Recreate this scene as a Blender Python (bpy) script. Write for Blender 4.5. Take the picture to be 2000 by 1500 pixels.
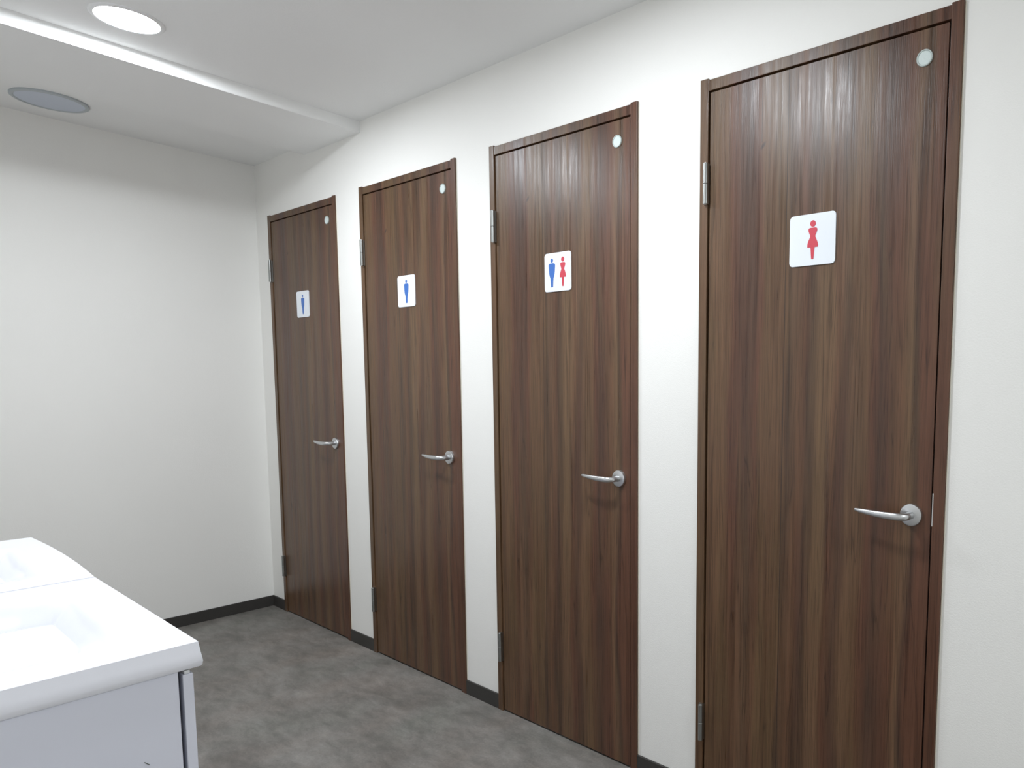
import bpy, bmesh, math, random
from mathutils import Vector, Matrix

S = bpy.context.scene
for o in list(bpy.data.objects):
    bpy.data.objects.remove(o, do_unlink=True)
COL = S.collection
PI = math.pi

# ------------------------------------------------------------------ camera
CAM = (3.614177, -1.553145, 1.263280)
YAW, PITCH, ROLL = 2.1853416, -0.0865741, 0.0119095
FPX, PPX, PPY = 1315.83, 1412.64, 863.41           # in a 2000x1500 frame
fw = Vector((math.cos(PITCH)*math.cos(YAW), math.cos(PITCH)*math.sin(YAW), math.sin(PITCH)))
rt = fw.cross(Vector((0, 0, 1))).normalized(); up = rt.cross(fw)
r2 = rt*math.cos(ROLL) + up*math.sin(ROLL); u2 = up*math.cos(ROLL) - rt*math.sin(ROLL)
cd = bpy.data.cameras.new('camera'); cam = bpy.data.objects.new('camera', cd); COL.objects.link(cam)
m = Matrix((r2, u2, -fw)).transposed().to_4x4(); m.translation = Vector(CAM); cam.matrix_world = m
cd.sensor_width = 36; cd.lens = FPX/2000*36
cd.shift_x = -(PPX-1000)/2000; cd.shift_y = (PPY-750)/2000
cd.clip_start = .02
S.camera = cam

# ------------------------------------------------------------------ world, exposure
W = bpy.data.worlds.new('world'); S.world = W; W.use_nodes = True
W.node_tree.nodes['Background'].inputs[0].default_value = (.9, .95, 1, 1)
W.node_tree.nodes['Background'].inputs[1].default_value = .05
S.view_settings.view_transform = 'Standard'; S.view_settings.look = 'None'
S.view_settings.gamma = 1; S.view_settings.use_curve_mapping = False
S.view_settings.exposure = 0.10
LAMP = 296.0                                        # radiance of the downlight lenses
LAMP_COLOR = (.90, .95, 1.0, 1)
LAMPS = [(.797, -.828), (2.30, -.83), (4.95, -.83)]

# ------------------------------------------------------------------ materials
def mat(name, color, rough=.5, metal=0, spec=.5):
    M = bpy.data.materials.new(name); M.use_nodes = True
    b = M.node_tree.nodes['Principled BSDF']
    b.inputs['Base Color'].default_value = (*color, 1); b.inputs['Roughness'].default_value = rough
    b.inputs['Metallic'].default_value = metal; b.inputs['Specular IOR Level'].default_value = spec
    return M
def srgb(r, g, b):
    return tuple(((c/255)/12.92 if c/255 <= .04045 else ((c/255+.055)/1.055)**2.4) for c in (r, g, b))
class N:
    def __init__(s, M): s.t = M.node_tree; s.b = s.t.nodes['Principled BSDF']
    def n(s, typ, **k):
        x = s.t.nodes.new(typ)
        for a, v in k.items(): setattr(x, a, v)
        return x
    def l(s, a, b): s.t.links.new(a, b)
    def coord(s, scale):
        tc = s.n('ShaderNodeTexCoord'); mp = s.n('ShaderNodeMapping'); mp.inputs['Scale'].default_value = scale
        s.l(tc.outputs['Object'], mp.inputs[0]); return mp.outputs[0]
    def noise(s, scale, vec, detail=4, rough=.55, dist=0):
        x = s.n('ShaderNodeTexNoise'); s.l(vec, x.inputs['Vector'])
        x.inputs['Scale'].default_value = scale; x.inputs['Detail'].default_value = detail
        x.inputs['Roughness'].default_value = rough; x.inputs['Distortion'].default_value = dist
        return x.outputs['Fac']
    def ramp(s, fac, stops, interp='LINEAR'):
        x = s.n('ShaderNodeValToRGB'); s.l(fac, x.inputs[0]); r = x.color_ramp; r.interpolation = interp
        while len(r.elements) > 1: r.elements.remove(r.elements[-1])
        r.elements[0].position = stops[0][0]; r.elements[0].color = (*stops[0][1], 1)
        for p, c in stops[1:]:
            e = r.elements.new(p); e.color = (*c, 1)
        return x.outputs[0]
    def math(s, op, a, b=None, c=None):
        x = s.n('ShaderNodeMath', operation=op)
        for i, v in enumerate((a, b, c)):
            if v is None: continue
            if isinstance(v, (int, float)): x.inputs[i].default_value = v
            else: s.l(v, x.inputs[i])
        return x.outputs[0]
    def mix(s, f, a, b, mode='MIX'):
        x = s.n('ShaderNodeMix', data_type='RGBA', blend_type=mode)
        for i, v in ((0, f), (6, a), (7, b)):
            if isinstance(v, (int, float)): x.inputs[i].default_value = v
            elif isinstance(v, tuple): x.inputs[i].default_value = (*v, 1)
            else: s.l(v, x.inputs[i])
        return x.outputs[2]
    def bump(s, h, dist, strength=1.0):
        x = s.n('ShaderNodeBump'); x.inputs['Distance'].default_value = dist; x.inputs['Strength'].default_value = strength
        s.l(h, x.inputs['Height']); s.l(x.outputs[0], s.b.inputs['Normal'])

def wallpaper(name, color, grain=260):
    M = mat(name, color, .75, spec=.3); n = N(M)
    v = n.coord((1, 1, 1)); f = n.noise(grain, v, 3, .6); g = n.noise(2.2, v, 2)
    n.l(n.mix(.5, color, n.ramp(g, [(.3, tuple(c*.965 for c in color)), (.7, color)])), n.b.inputs['Base Color'])
    n.bump(f, .0007, .6)
    return M
WALL = wallpaper('wallpaper_cream', (.91, .90, .868))
CEIL = wallpaper('ceiling_wallpaper', (.93, .93, .92), 180)

def wood(name, joints=True, dark=1.0):
    M = mat(name, (.1, .06, .04), .36, spec=.46); n = N(M)
    tc = n.n('ShaderNodeTexCoord'); sp = n.n('ShaderNodeSeparateXYZ'); n.l(tc.outputs['Object'], sp.inputs[0])
    x, z = sp.outputs[0], sp.outputs[2]
    warp = n.noise(1, n.coord((5, 5, 1.1)), 2)
    xw = n.math('MULTIPLY_ADD', warp, .09, x); xw = n.math('SUBTRACT', xw, .045)
    d = dark
    olive, red, deep, tan = ((.142*d, .080*d, .038*d), (.132*d, .055*d, .030*d), (.070*d, .038*d, .024*d), (.172*d, .100*d, .052*d))
    st = [(0, olive), (.10, olive), (.118, red), (.17, deep), (.20, red), (.21, olive), (.275, olive), (.285, deep), (.33, red), (.355, deep),
          (.385, tan), (.41, tan), (.425, red), (.455, deep), (.475, tan), (.505, olive), (.52, red), (.545, deep), (.60, red), (.63, tan), (.645, deep), (.66, red)]
    base = n.ramp(xw, st)
    # patches of tone that run with the grain
    p1 = n.noise(1, n.coord((11, 11, 1.0)), 3, .55, .4)
    base = n.mix(n.math('MULTIPLY', p1, .8), base, n.ramp(p1, [(.30, (.050*d, .027*d, .017*d)), (.45, (.126*d, .057*d, .033*d)), (.56, (.112*d, .066*d, .032*d)), (.70, (.180*d, .100*d, .052*d))]))
    p2 = n.noise(1, n.coord((60, 60, 1.6)), 4, .6, .8)
    base = n.mix(.85, base, n.ramp(p2, [(.3, (.66, .60, .57)), (.5, (1, 1, 1)), (.72, (1.25, 1.24, 1.22))]), 'MULTIPLY')
    p3 = n.noise(1, n.coord((420, 420, 7)), 3, .7)
    base = n.mix(.8, base, n.ramp(p3, [(.34, (.60, .56, .54)), (.46, (1, 1, 1)), (.7, (1.12, 1.12, 1.12))]), 'MULTIPLY')
    p4 = n.noise(1, n.coord((26, 26, .55)), 3, .5, 1.6)       # thin wandering dark veins
    vein = n.math('ABSOLUTE', n.math('SUBTRACT', p4, .5))
    base = n.mix(.55, base, n.ramp(vein, [(0, (.25, .23, .23)), (.009, (.70, .68, .68)), (.022, (1, 1, 1))]), 'MULTIPLY')
    if joints:
        a = n.math('ABSOLUTE', n.math('SUBTRACT', x, .282)); la = n.math('LESS_THAN', a, .0011)
        b = n.math('ABSOLUTE', n.math('SUBTRACT', x, .203)); lb = n.math('MULTIPLY', n.math('LESS_THAN', b, .0011), n.math('GREATER_THAN', z, 1.90))
        line = n.math('MAXIMUM', n.math('MULTIPLY', la, .8), n.math('MULTIPLY', lb, .8))
        base = n.mix(line, base, (.03, .02, .016))
        # the small dark knot of the print
        kx = n.math('MULTIPLY', n.math('SUBTRACT', x, n.math('MULTIPLY_ADD', z, .6, .207-.6*1.89)), 140)
        kz = n.math('MULTIPLY', n.math('SUBTRACT', z, 1.89), 85)
        kd = n.math('ADD', n.math('MULTIPLY', kx, kx), n.math('MULTIPLY', kz, kz))
        base = n.mix(n.math('MULTIPLY', n.math('SUBTRACT', 1, n.math('MINIMUM', kd, 1)), .85), base, (.025, .014, .012))
    n.l(base, n.b.inputs['Base Color'])
    n.bump(n.math('ADD', p3, p2), .0006, .6)
    n.l(n.math('MULTIPLY_ADD', p2, .55, .10), n.b.inputs['Roughness'])
    return M
WOOD = wood('walnut_laminate', True, .88)
FRAME = wood('walnut_frame', False, .86)
STEEL = mat('satin_nickel', (.62, .63, .64), .32, 1.0)
DARKSTEEL = mat('hinge_steel', (.36, .37, .36), .34, 1.0)
SILVER = mat('bright_edge', (.75, .74, .72), .35, 1.0)
GAPSHADE = mat('door_gap_shade', (.018, .009, .006), .8)  # shade of the gap around the leaf, painted as near-black colour
CAULK = mat('cream_caulk', (.72, .68, .58), .6)
BASEM = mat('dark_vinyl_skirting', (.040, .037, .034), .55)
PLAST = mat('white_enamel_sign', (.84, .88, .93), .3)
BLUE = mat('sign_blue', (.045, .16, .52), .4)
RED = mat('sign_red', (.62, .055, .085), .4)
LENS = mat('frosted_window', (.66, .74, .72), .35)
LENSRIM = mat('window_rim', (.52, .58, .56), .3, .2)
BASIN = mat('white_basin_resin', (.88, .89, .955), .18, spec=.5)
CABM = mat('white_cabinet_film', (.80, .82, .92), .42)
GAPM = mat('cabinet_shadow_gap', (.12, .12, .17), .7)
CLEAR = mat('clear_bumper', (.85, .87, .88), .15)
DISC = mat('grey_ceiling_disc', (.60, .65, .74), .5)
DISCR = mat('grey_disc_rim', (.48, .52, .54), .5)
RING = mat('lamp_ring_white', (.88, .88, .88), .4)
SCUFF = mat('scuff_grey', (.10, .11, .10), .8)
GLOW = mat('lamp_lens', (1, 1, 1), .5)
GLOW.node_tree.nodes['Principled BSDF'].inputs['Emission Color'].default_value = LAMP_COLOR
GLOW.node_tree.nodes['Principled BSDF'].inputs['Emission Strength'].default_value = LAMP

FLOORM = mat('concrete_look_vinyl', (.12, .11, .1), .5, spec=.4)
def _floor():
    n = N(FLOORM)
    v1 = n.coord((1, 2.0, 1)); a = n.noise(3.2, v1, 6, .62, .5)
    base = n.ramp(a, [(.28, (.130, .121, .110)), (.45, (.182, .170, .156)), (.58, (.215, .202, .187)), (.75, (.275, .26, .243))])
    b = n.noise(11, n.coord((1, 2.2, 1)), 8, .7, .3)
    base = n.mix(.8, base, n.ramp(b, [(.3, (.70, .70, .70)), (.5, (1, 1, 1)), (.68, (1.28, 1.27, 1.25))]), 'MULTIPLY')
    c = n.noise(2.1, n.coord((1.7, 1, 1)), 3)
    base = n.mix(.5, base, n.ramp(c, [(.3, (.92, 1.02, .98)), (.5, (1, 1, 1)), (.7, (1.10, .99, .94))]), 'MULTIPLY')
    d = n.noise(140, n.coord((1, 1, 1)), 2)
    base = n.mix(.5, base, n.ramp(d, [(.3, (.82, .82, .82)), (.7, (1.15, 1.15, 1.15))]), 'MULTIPLY')
    n.l(base, n.b.inputs['Base Color']); n.bump(b, .0006, .4)
_floor()

# ------------------------------------------------------------------ mesh helpers
def link(name, bm, M, parent=None, smooth=False, origin=None):
    me = bpy.data.meshes.new(name)
    bmesh.ops.recalc_face_normals(bm, faces=bm.faces[:])
    bm.to_mesh(me); bm.free(); me.materials.append(M)
    for p in me.polygons: p.use_smooth = smooth
    if smooth: me.set_sharp_from_angle(angle=math.radians(38))
    o = bpy.data.objects.new(name, me); COL.objects.link(o)
    if parent is not None: o.parent = parent
    if origin: o.location = origin
    return o
def box(bm, x0, x1, y0, y1, z0, z1, bev=0, seg=2):
    vs = [bm.verts.new((x, y, z)) for x in (x0, x1) for y in (y0, y1) for z in (z0, z1)]
    fs = [(0, 1, 3, 2), (4, 6, 7, 5), (0, 4, 5, 1), (2, 3, 7, 6), (0, 2, 6, 4), (1, 5, 7, 3)]
    F = [bm.faces.new([vs[i] for i in f]) for f in fs]
    if bev:
        E = list({e for f in F for e in f.edges})
        bmesh.ops.bevel(bm, geom=E, offset=bev, segments=seg, affect='EDGES', profile=.5)
def B(*a, **k):
    bm = bmesh.new(); box(bm, *a, **k); return bm
def lathe(profile, c, axis='Y', n=48):
    """profile: (r, h) along axis"""
    bm = bmesh.new(); rings = []
    for r, h in profile:
        ring = []
        for i in range(n):
            a = 2*PI*i/n
            if r < 1e-6 and ring: continue
            if axis == 'Y': p = (r*math.cos(a), h, r*math.sin(a))
            else: p = (r*math.cos(a), r*math.sin(a), h)
            ring.append(bm.verts.new(Vector(p)+Vector(c)))
        rings.append(ring)
    for a, b in zip(rings, rings[1:]):
        for i in range(n):
            j = (i+1) % n
            if len(a) == 1 and len(b) == 1: continue
            if len(a) == 1: bm.faces.new((a[0], b[i], b[j]))
            elif len(b) == 1: bm.faces.new((a[i], a[j], b[0]))
            else: bm.faces.new((a[i], a[j], b[j], b[i]))
    return bm
def prism(pts, y0, y1, bm=None):
    """outline in x,z extruded along y"""
    bm = bm or bmesh.new()
    a = [bm.verts.new((x, y0, z)) for x, z in pts]; b = [bm.verts.new((x, y1, z)) for x, z in pts]
    bm.faces.new(a); bm.faces.new(b[::-1])
    for i in range(len(pts)):
        j = (i+1) % len(pts); bm.faces.new((a[i], b[i], b[j], a[j]))
    return bm
def rrect(w, h, r, n=7):
    P = []
    for cx, cz, a0 in ((w/2-r, h/2-r, 0), (-w/2+r, h/2-r, 90), (-w/2+r, -h/2+r, 180), (w/2-r, -h/2+r, 270)):
        for i in range(n):
            a = math.radians(a0+90*i/(n-1)); P.append((cx+r*math.cos(a), cz+r*math.sin(a)))
    return P
def circle(cx, cz, rx, rz=None, n=24):
    rz = rz or rx
    return [(cx+rx*math.cos(2*PI*i/n), cz+rz*math.sin(2*PI*i/n)) for i in range(n)]
def empty(name, loc=(0, 0, 0), parent=None):
    o = bpy.data.objects.new(name, None); COL.objects.link(o); o.location = loc; o.empty_display_size = .1
    if parent is not None: o.parent = parent
    return o
def tag(o, label, cat, group=None):
    o['label'] = label; o['category'] = cat
    if group: o['group'] = group
    return o
def struct(o): o['kind'] = 'structure'; return o

# ------------------------------------------------------------------ room
XB, XF, YW, YL, ZC, H = -.549, 5.60, .008, -1.78, 2.381, 2.10
DX = [-.3963, .5403, 1.4694, 2.4260]; DW = .7192
struct(link('floor', B(XB-.1, XF+.1, YL-.1, .5, -.05, 0), FLOORM))
struct(link('ceiling', B(XB-.1, XF+.1, YL-.1, .12, ZC, ZC+.06), CEIL))
bm = bmesh.new(); xs = [XB-.1]
for d in DX: xs += [d, d+DW]
xs.append(XF+.1)
for i in range(0, len(xs), 2): box(bm, xs[i], xs[i+1], YW, .12, 0, ZC)
for d in DX: box(bm, d, d+DW, YW, .12, H, ZC)
bmesh.ops.remove_doubles(bm, verts=bm.verts[:], dist=1e-5)
struct(link('wall_right', bm, WALL))
struct(link('wall_back', B(XB-.1, XB, YL-.1, YW, 0, ZC), WALL))
struct(link('wall_front', B(XF, XF+.1, YL-.1, YW, 0, ZC), WALL))
struct(link('wall_left', B(XB, XF, YL-.1, YL, 0, ZC), WALL))
bm = B(.031, .556, YL, YW, 2.334, ZC)
bm.edges.ensure_lookup_table()
E_ = [e for e in bm.edges if all(abs(v.co.z-2.334) < 1e-4 for v in e.verts) and abs(e.verts[0].co.x-e.verts[1].co.x) < 1e-4]
bmesh.ops.bevel(bm, geom=E_, offset=.002, segments=2, affect='EDGES')
struct(link('trim_1', bm, CEIL))

def skirting(x0, x1, y0, y1): return B(x0, x1, y0, y1, 0, .058, bev=.002)
struct(link('baseboard_back', skirting(XB, XB+.007, YL, YW), BASEM))
bbr = empty('baseboard_right', ((XB+XF)/2, YW, 0)); struct(bbr)
xs = [XB+.007]
for d in DX: xs += [d, d+DW]
xs.append(XF)
for i in range(0, len(xs), 2):
    cx = (xs[i]+xs[i+1])/2
    link('skirting_strip', skirting(xs[i]-cx, xs[i+1]-cx, 0, .007), BASEM, bbr, origin=(cx-bbr.location.x, -.007, 0))
struct(link('baseboard_left', skirting(XB+.007, XF, YL, YL+.007), BASEM))
struct(link('baseboard_front', skirting(XF-.007, XF, YL+.007, YW-.007), BASEM))

# ------------------------------------------------------------------ doors
def sweep(path, n=20, sup=2.4):
    """path: (centre, half-height z, half-thickness across); cross-section in the plane square to the path"""
    bm = bmesh.new(); rings = []
    for i, (c, hz, ht) in enumerate(path):
        c = Vector(c); a = Vector(path[max(i-1, 0)][0]); b = Vector(path[min(i+1, len(path)-1)][0])
        t = (b-a).normalized(); zz = Vector((0, 0, 1)); zz = (zz-t*zz.dot(t)).normalized(); s = t.cross(zz)
        ring = []
        for k in range(n):
            an = 2*PI*k/n; ca, sa = math.cos(an), math.sin(an)
            e = 2/sup
            ring.append(bm.verts.new(c + zz*hz*math.copysign(abs(sa)**e, sa) + s*ht*math.copysign(abs(ca)**e, ca)))
        rings.append(ring)
    for a, b in zip(rings, rings[1:]):
        for i in range(n): bm.faces.new((a[i], a[(i+1) % n], b[(i+1) % n], b[i]))
    bm.faces.new(rings[0]); bm.faces.new(rings[-1][::-1])
    return bm
def build_door():
    r = empty('door_1', (0, 0, 0)); struct(r)
    LF = .004                                      # front of the leaf
    fr = link('door_frame', B(0, .0275, 0, .115, 0, 2.102, bev=.0015), FRAME, r)
    link('jamb', B(DW-.0275, DW, 0, .115, 0, 2.102, bev=.0015), FRAME, fr)
    link('header', B(.0275, DW-.0275, .0015, .115, 2.0685, 2.098, bev=.0012), FRAME, fr)
    bm = bmesh.new()                               # stops behind the leaf, gap shade put into their near-black colour
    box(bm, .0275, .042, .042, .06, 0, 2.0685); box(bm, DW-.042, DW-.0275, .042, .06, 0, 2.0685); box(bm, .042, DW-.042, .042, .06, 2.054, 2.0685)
    link('door_stop', bm, GAPSHADE, fr)
    link('caulk_bead', B(DW, DW+.0022, .0055, YW+.0005, .058, 2.10, bev=.0008), CAULK, fr)
    leaf = link('door_leaf', B(.0325, DW-.0315, LF, LF+.036, .007, 2.0640, bev=.0008), WOOD, r)
    bm = bmesh.new()
    box(bm, .0315, .0325, LF+.004, LF+.034, .007, 2.064); box(bm, DW-.0315, DW-.0305, LF+.004, LF+.034, .007, 2.064)
    link('gap_shade_strip', bm, GAPSHADE, leaf)  # thin near-black strips paint the shade between leaf and jambs
    # occupancy window
    w = link('occupancy_window', lathe([(0, 0), (.0150, 0), (.0155, .001)], (.634, LF-.0022, 2.001)), LENS, leaf, True)
    link('window_rim', lathe([(.0150, .001), (.0158, -.0012), (.0182, -.0012), (.0190, .0004), (.0190, .0030)], (.634, LF-.0022, 2.001)), LENSRIM, w, True)
    # lever handle
    h = empty('handle', (.642, LF, .957), r)
    link('rose', lathe([(0, -.0095), (.0225, -.0095), (.0258, -.0085), (.0270, -.0060), (.0270, 0)], (0, 0, 0)), STEEL, h, True)
    P = [((0, -.008, 0), .0095, .0095), ((0, -.024, 0), .0088, .0088), ((-.001, -.036, 0), .0088, .0088), ((-.005, -.0445, 0), .0088, .0080),
         ((-.012, -.0495, .0), .0088, .0068), ((-.022, -.0515, .0002), .0088, .0060), ((-.045, -.0520, .0004), .0084, .0056),
         ((-.070, -.0510, .0012), .0074, .0052), ((-.095, -.0490, .0026), .0062, .0048), ((-.115, -.0465, .0040), .0048, .0042), ((-.124, -.0455, .0048), .0036, .0034), ((-.1275, -.0450, .0052), .0018, .0016)]
    link('lever', sweep(P), STEEL, h, True)
    link('strike_plate', B(DW-.0278, DW-.0252, -.0005, .020, .936, 1.014, bev=.0003), SILVER, r)
    for z0 in (.200, 1.762):
        hg = empty('hinge', (.0265, LF-.004, z0), r)
        L = .111
        for a, b in ((0, L*.5-.0004), (L*.5+.0004, L)):
            link('knuckle', lathe([(0, a), (.0068, a), (.0073, a+.0006), (.0073, b-.0006), (.0068, b), (0, b)], (0, -.0075, 0), 'Z', 24), DARKSTEEL, hg, True)
        link('pin', lathe([(0, -.0015), (.0040, -.0015), (.0042, 0), (.0042, L), (.0040, L+.0015), (0, L+.0015)], (0, -.0075, 0), 'Z', 16), STEEL, hg, True)
        link('hinge_plate', B(-.0100, -.0005, -.0022, .0025, 0, L, bev=.0003), DARKSTEEL, hg)
        link('hinge_plate', B(.0020, .0058, -.0045, .0035, 0, L, bev=.0003), DARKSTEEL, hg)
    return r
def copy_tree(o, parent=None):
    c = o.copy(); COL.objects.link(c)
    if parent is not None: c.parent = parent
    for ch in list(kids[o.name]): copy_tree(ch, c)
    return c
door = build_door()
kids = {o.name: [] for o in bpy.data.objects}
for o in list(bpy.data.objects):
    if o.parent is not None: kids[o.parent.name].append(o)
doors = [door]
for i in range(1, 4):
    c = copy_tree(door); c.name = 'door_%d' % (i+1); doors.append(c)
for d, x, t in zip(doors, DX, ('dark walnut door at the far end with a small one-man sign', 'dark walnut door second from the back wall with a one-man sign',
                               'dark walnut door with a sign of a blue man and a red woman', 'nearest dark walnut door with a red woman sign')):
    d.location = (x, 0, 0); d['label'] = t
    if d is not doors[3]:                           # only the nearest door shows its latch plate
        for c in [c for c in d.children if c.name.startswith('strike_plate')]: bpy.data.objects.remove(c)

# ------------------------------------------------------------------ restroom signs
def mirror(half):      # half: (half width, z) from top to bottom
    return [(w, z) for w, z in half] + [(-w, z) for w, z in reversed(half)]
MAN_HEAD = circle(0, .0392, .0062, .0066)
MAN = mirror([(.0055, .0300), (.0130, .0290), (.0160, .0262), (.0163, .0220), (.0148, .0050), (.0132, -.0060), (.0104, -.0140), (.0078, -.0190), (.0062, -.0300), (.0052, -.0440), (.0050, -.0480), (.0030, -.0492)])
WOM_HEAD = circle(0, .0395, .0078, .0080)
WOM = mirror([(.0050, .0295), (.0098, .0288), (.0122, .0262), (.0122, .0215), (.0098, .0155), (.0072, .0100), (.0074, .0060), (.0105, .0000), (.0138, -.0075), (.0150, -.0145), (.0146, -.0190), (.0058, -.0190), (.0052, -.0230), (.0040, -.0380), (.0030, -.0480), (.0015, -.0490)])
def figure(root, dx, woman, s=1.0):
    bm = bmesh.new()
    for pts in ((WOM_HEAD, WOM) if woman else (MAN_HEAD, MAN)):
        prism([(dx+x*s, z) for x, z in pts], -.0004, .0004, bm)
    bm.normal_update()
    bmesh.ops.triangulate(bm, faces=[f for f in bm.faces if len(f.verts) > 4])
    o = link('woman_figure' if woman else 'man_figure', bm, RED if woman else BLUE, root)
    o.location = (0, -.0034, 0)
    return o
def sign(i, what, label):
    r = empty('restroom_sign', (DX[i]+.3595, .004, 1.630))
    tag(r, label, 'sign', 'restroom signs on the doors')
    bm = prism(rrect(.130, .128, .0095), -.003, 0)
    fr_ = [e for e in bm.edges if all(abs(v.co.y+.003) < 1e-6 for v in e.verts)]
    bmesh.ops.bevel(bm, geom=fr_, offset=.0006, segments=2, affect='EDGES')
    link('sign_plate', bm, PLAST, r)
    if what == 'pair':
        figure(r, -.0275, False, .97); figure(r, .0265, True, .97)
    else: figure(r, 0.002, what == 'woman')
sign(0, 'man', 'square white sign with blue man on the farthest door by the back wall')
sign(1, 'man', 'square white sign with blue man on the second door from the back wall')
sign(2, 'pair', 'square white sign with a blue man and a red woman side by side')
sign(3, 'woman', 'square white sign with one red woman on the nearest door')

# ------------------------------------------------------------------ ceiling fittings
def downlight(x, y, label):
    r = empty('downlight', (x, y, ZC)); tag(r, label, 'ceiling light', 'round downlights in the ceiling')
    link('trim_ring', lathe([(.092, 0), (.092, -.003), (.088, -.006), (.080, -.006), (.078, -.003), (.078, 0)], (0, 0, 0), 'Z', 64), RING, r, True)
    link('lamp_lens', lathe([(0, -.0045), (.0775, -.0045), (.078, -.001)], (0, 0, 0), 'Z', 64), GLOW, r, True)
downlight(*LAMPS[0], 'glowing round white downlight beside the ceiling beam at top left')
downlight(*LAMPS[1], 'lit round downlight in the ceiling in front of the man and woman door')
downlight(*LAMPS[2], 'added unseen downlight past the nearest door, fill for the vanity side')  # added lamp out of view, brightens the vanity side
r = empty('ceiling_disc', (-.280, -.815, ZC)); tag(r, 'round flat grey disc on the ceiling between the beam and the back wall', 'ceiling vent')
link('rim', lathe([(.118, 0), (.118, -.006), (.114, -.009), (.106, -.009), (.103, -.006)], (0, 0, 0), 'Z', 64), DISCR, r, True)
link('face_plate', lathe([(0, -.0065), (.104, -.0065), (.105, 0)], (0, 0, 0), 'Z', 64), DISC, r, False)

# ------------------------------------------------------------------ vanity units
def smooth(a, b, x):
    t = max(0, min(1, (x-a)/(b-a))); return t*t*(3-2*t)
def vanity(x0, x1, label, bow):
    Wd, D, T, ZT = x1-x0, .62, .046, .80
    YF = -1.1425
    r = empty('vanity_unit', (x0, YF, 0)); tag(r, label, 'vanity', 'white vanity units in a row')
    # worktop with moulded basin: local x 0..Wd, y 0..-D
    NX, NY = 64, 56
    bm = bmesh.new()
    def front(u): return bow*(1-(2*u-1)**2)
    def edge(i, n, R=.010):     # denser rows near the rim so the edge can round over
        t = i/n; return t
    grid = []
    bx0, bx1, by0, by1 = .145, Wd-.075, -.060, -.50
    for i in range(NX+1):
        row = []
        for j in range(NY+1):
            u, v = i/NX, j/NY
            x = u*Wd; y = front(u) - v*(D+front(u))
            dz = 0
            e = min(x, Wd-x, front(u)-y)
            dz -= .0012*(1-min(1, e/.006))**2
            # moulded basin: steep far and near ends, long slope at the front
            sx = min(smooth(bx0, bx0+.032, x), 1-smooth(bx1-.24, bx1, x)); sy = min(1-smooth(by0-.10, by0, y), smooth(by1, by1+.06, y))
            dz -= .115*sx*sy
            row.append(bm.verts.new((x, y, ZT+dz)))
        grid.append(row)
    for i in range(NX):
        for j in range(NY): bm.faces.new((grid[i][j], grid[i+1][j], grid[i+1][j+1], grid[i][j+1]))
    # apron going down and slightly outwards, then a turned-under lip
    loop = [grid[0][j] for j in range(NY, 0, -1)] + [grid[i][0] for i in range(NX)] + [grid[NX][j] for j in range(NY+1)]
    c = Vector((Wd/2, -D/2, 0))
    def off(vv, k):
        p = vv.co.copy()
        dx = k if abs(p.x-Wd) < 1e-5 else (-.0 if p.x > 1e-5 else -.0)
        u = p.x/Wd; dy = k if abs(p.y-front(u)) < 1e-5 else 0
        return p.x+dx, p.y+dy
    prev = loop
    for k, z in ((.0008, ZT-.008), (.0025, ZT-.022), (.0045, ZT-.036), (.0035, ZT-.0425), (.0015, ZT-T), (-.030, ZT-T)):
        cur = []
        for vv in loop:
            x, y = off(vv, k); cur.append(bm.verts.new((x, y, z)))
        for a in range(len(loop)-1): bm.faces.new((prev[a], prev[a+1], cur[a+1], cur[a]))
        prev = cur
    bm.faces.new(prev)
    link('basin_top', bm, BASIN, r, True)
    # splash upstand along the wall
    link('upstand', B(.002, Wd-.002, -D-.017, -D+.002, ZT-.04, ZT+.06, bev=.004), BASIN, r)
    link('drain', lathe([(0, .004), (.018, .004), (.022, .0025), (.023, 0)], (Wd*.47, -.33, ZT-.1155), 'Z', 32), STEEL, r, True)
    # cabinet
    ys = -.030
    for a, b in ((0.001, .018), (Wd-.021, Wd-.003)):
        link('side_panel', B(a, b, -D-.015, ys, .06 if a > .1 else .06, ZT-T-.0015, bev=.0008), CABM, r)
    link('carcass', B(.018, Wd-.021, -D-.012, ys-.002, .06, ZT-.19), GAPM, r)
    link('plinth', B(.004, Wd-.006, -D-.012, -.075, 0, .06), BASEM, r)
    zt = ZT-T-.010
    for a, b, hx in ((.003, Wd/2-.0015, Wd/2-.03), (Wd/2+.0015, Wd-.003, Wd/2+.03)):
        d = link('cabinet_door', B(a, b, ys+.0065, -.0085, .065, zt, bev=.0015), CABM, r)
        link('finger_grip', B(hx-.006, hx+.006, -.0085, .004, zt-.16, zt-.04, bev=.002), STEEL, d)
        link('bumper', B(b-.014, b-.002, ys+.009, -.0125, zt, zt+.0065, bev=.0012), CLEAR, d)
    return r
va = vanity(1.546, 2.194, 'white vanity unit with moulded basin, nearest to the camera', .0)
vb = vanity(.888, 1.5385, 'white vanity unit behind the nearest one, towards the back wall', .009)
link('scuff', B(0, .0005, 0, .010, 0, .0012), SCUFF, va, origin=(.6451, -.083, .612)).rotation_euler = (math.radians(-48), 0, 0)
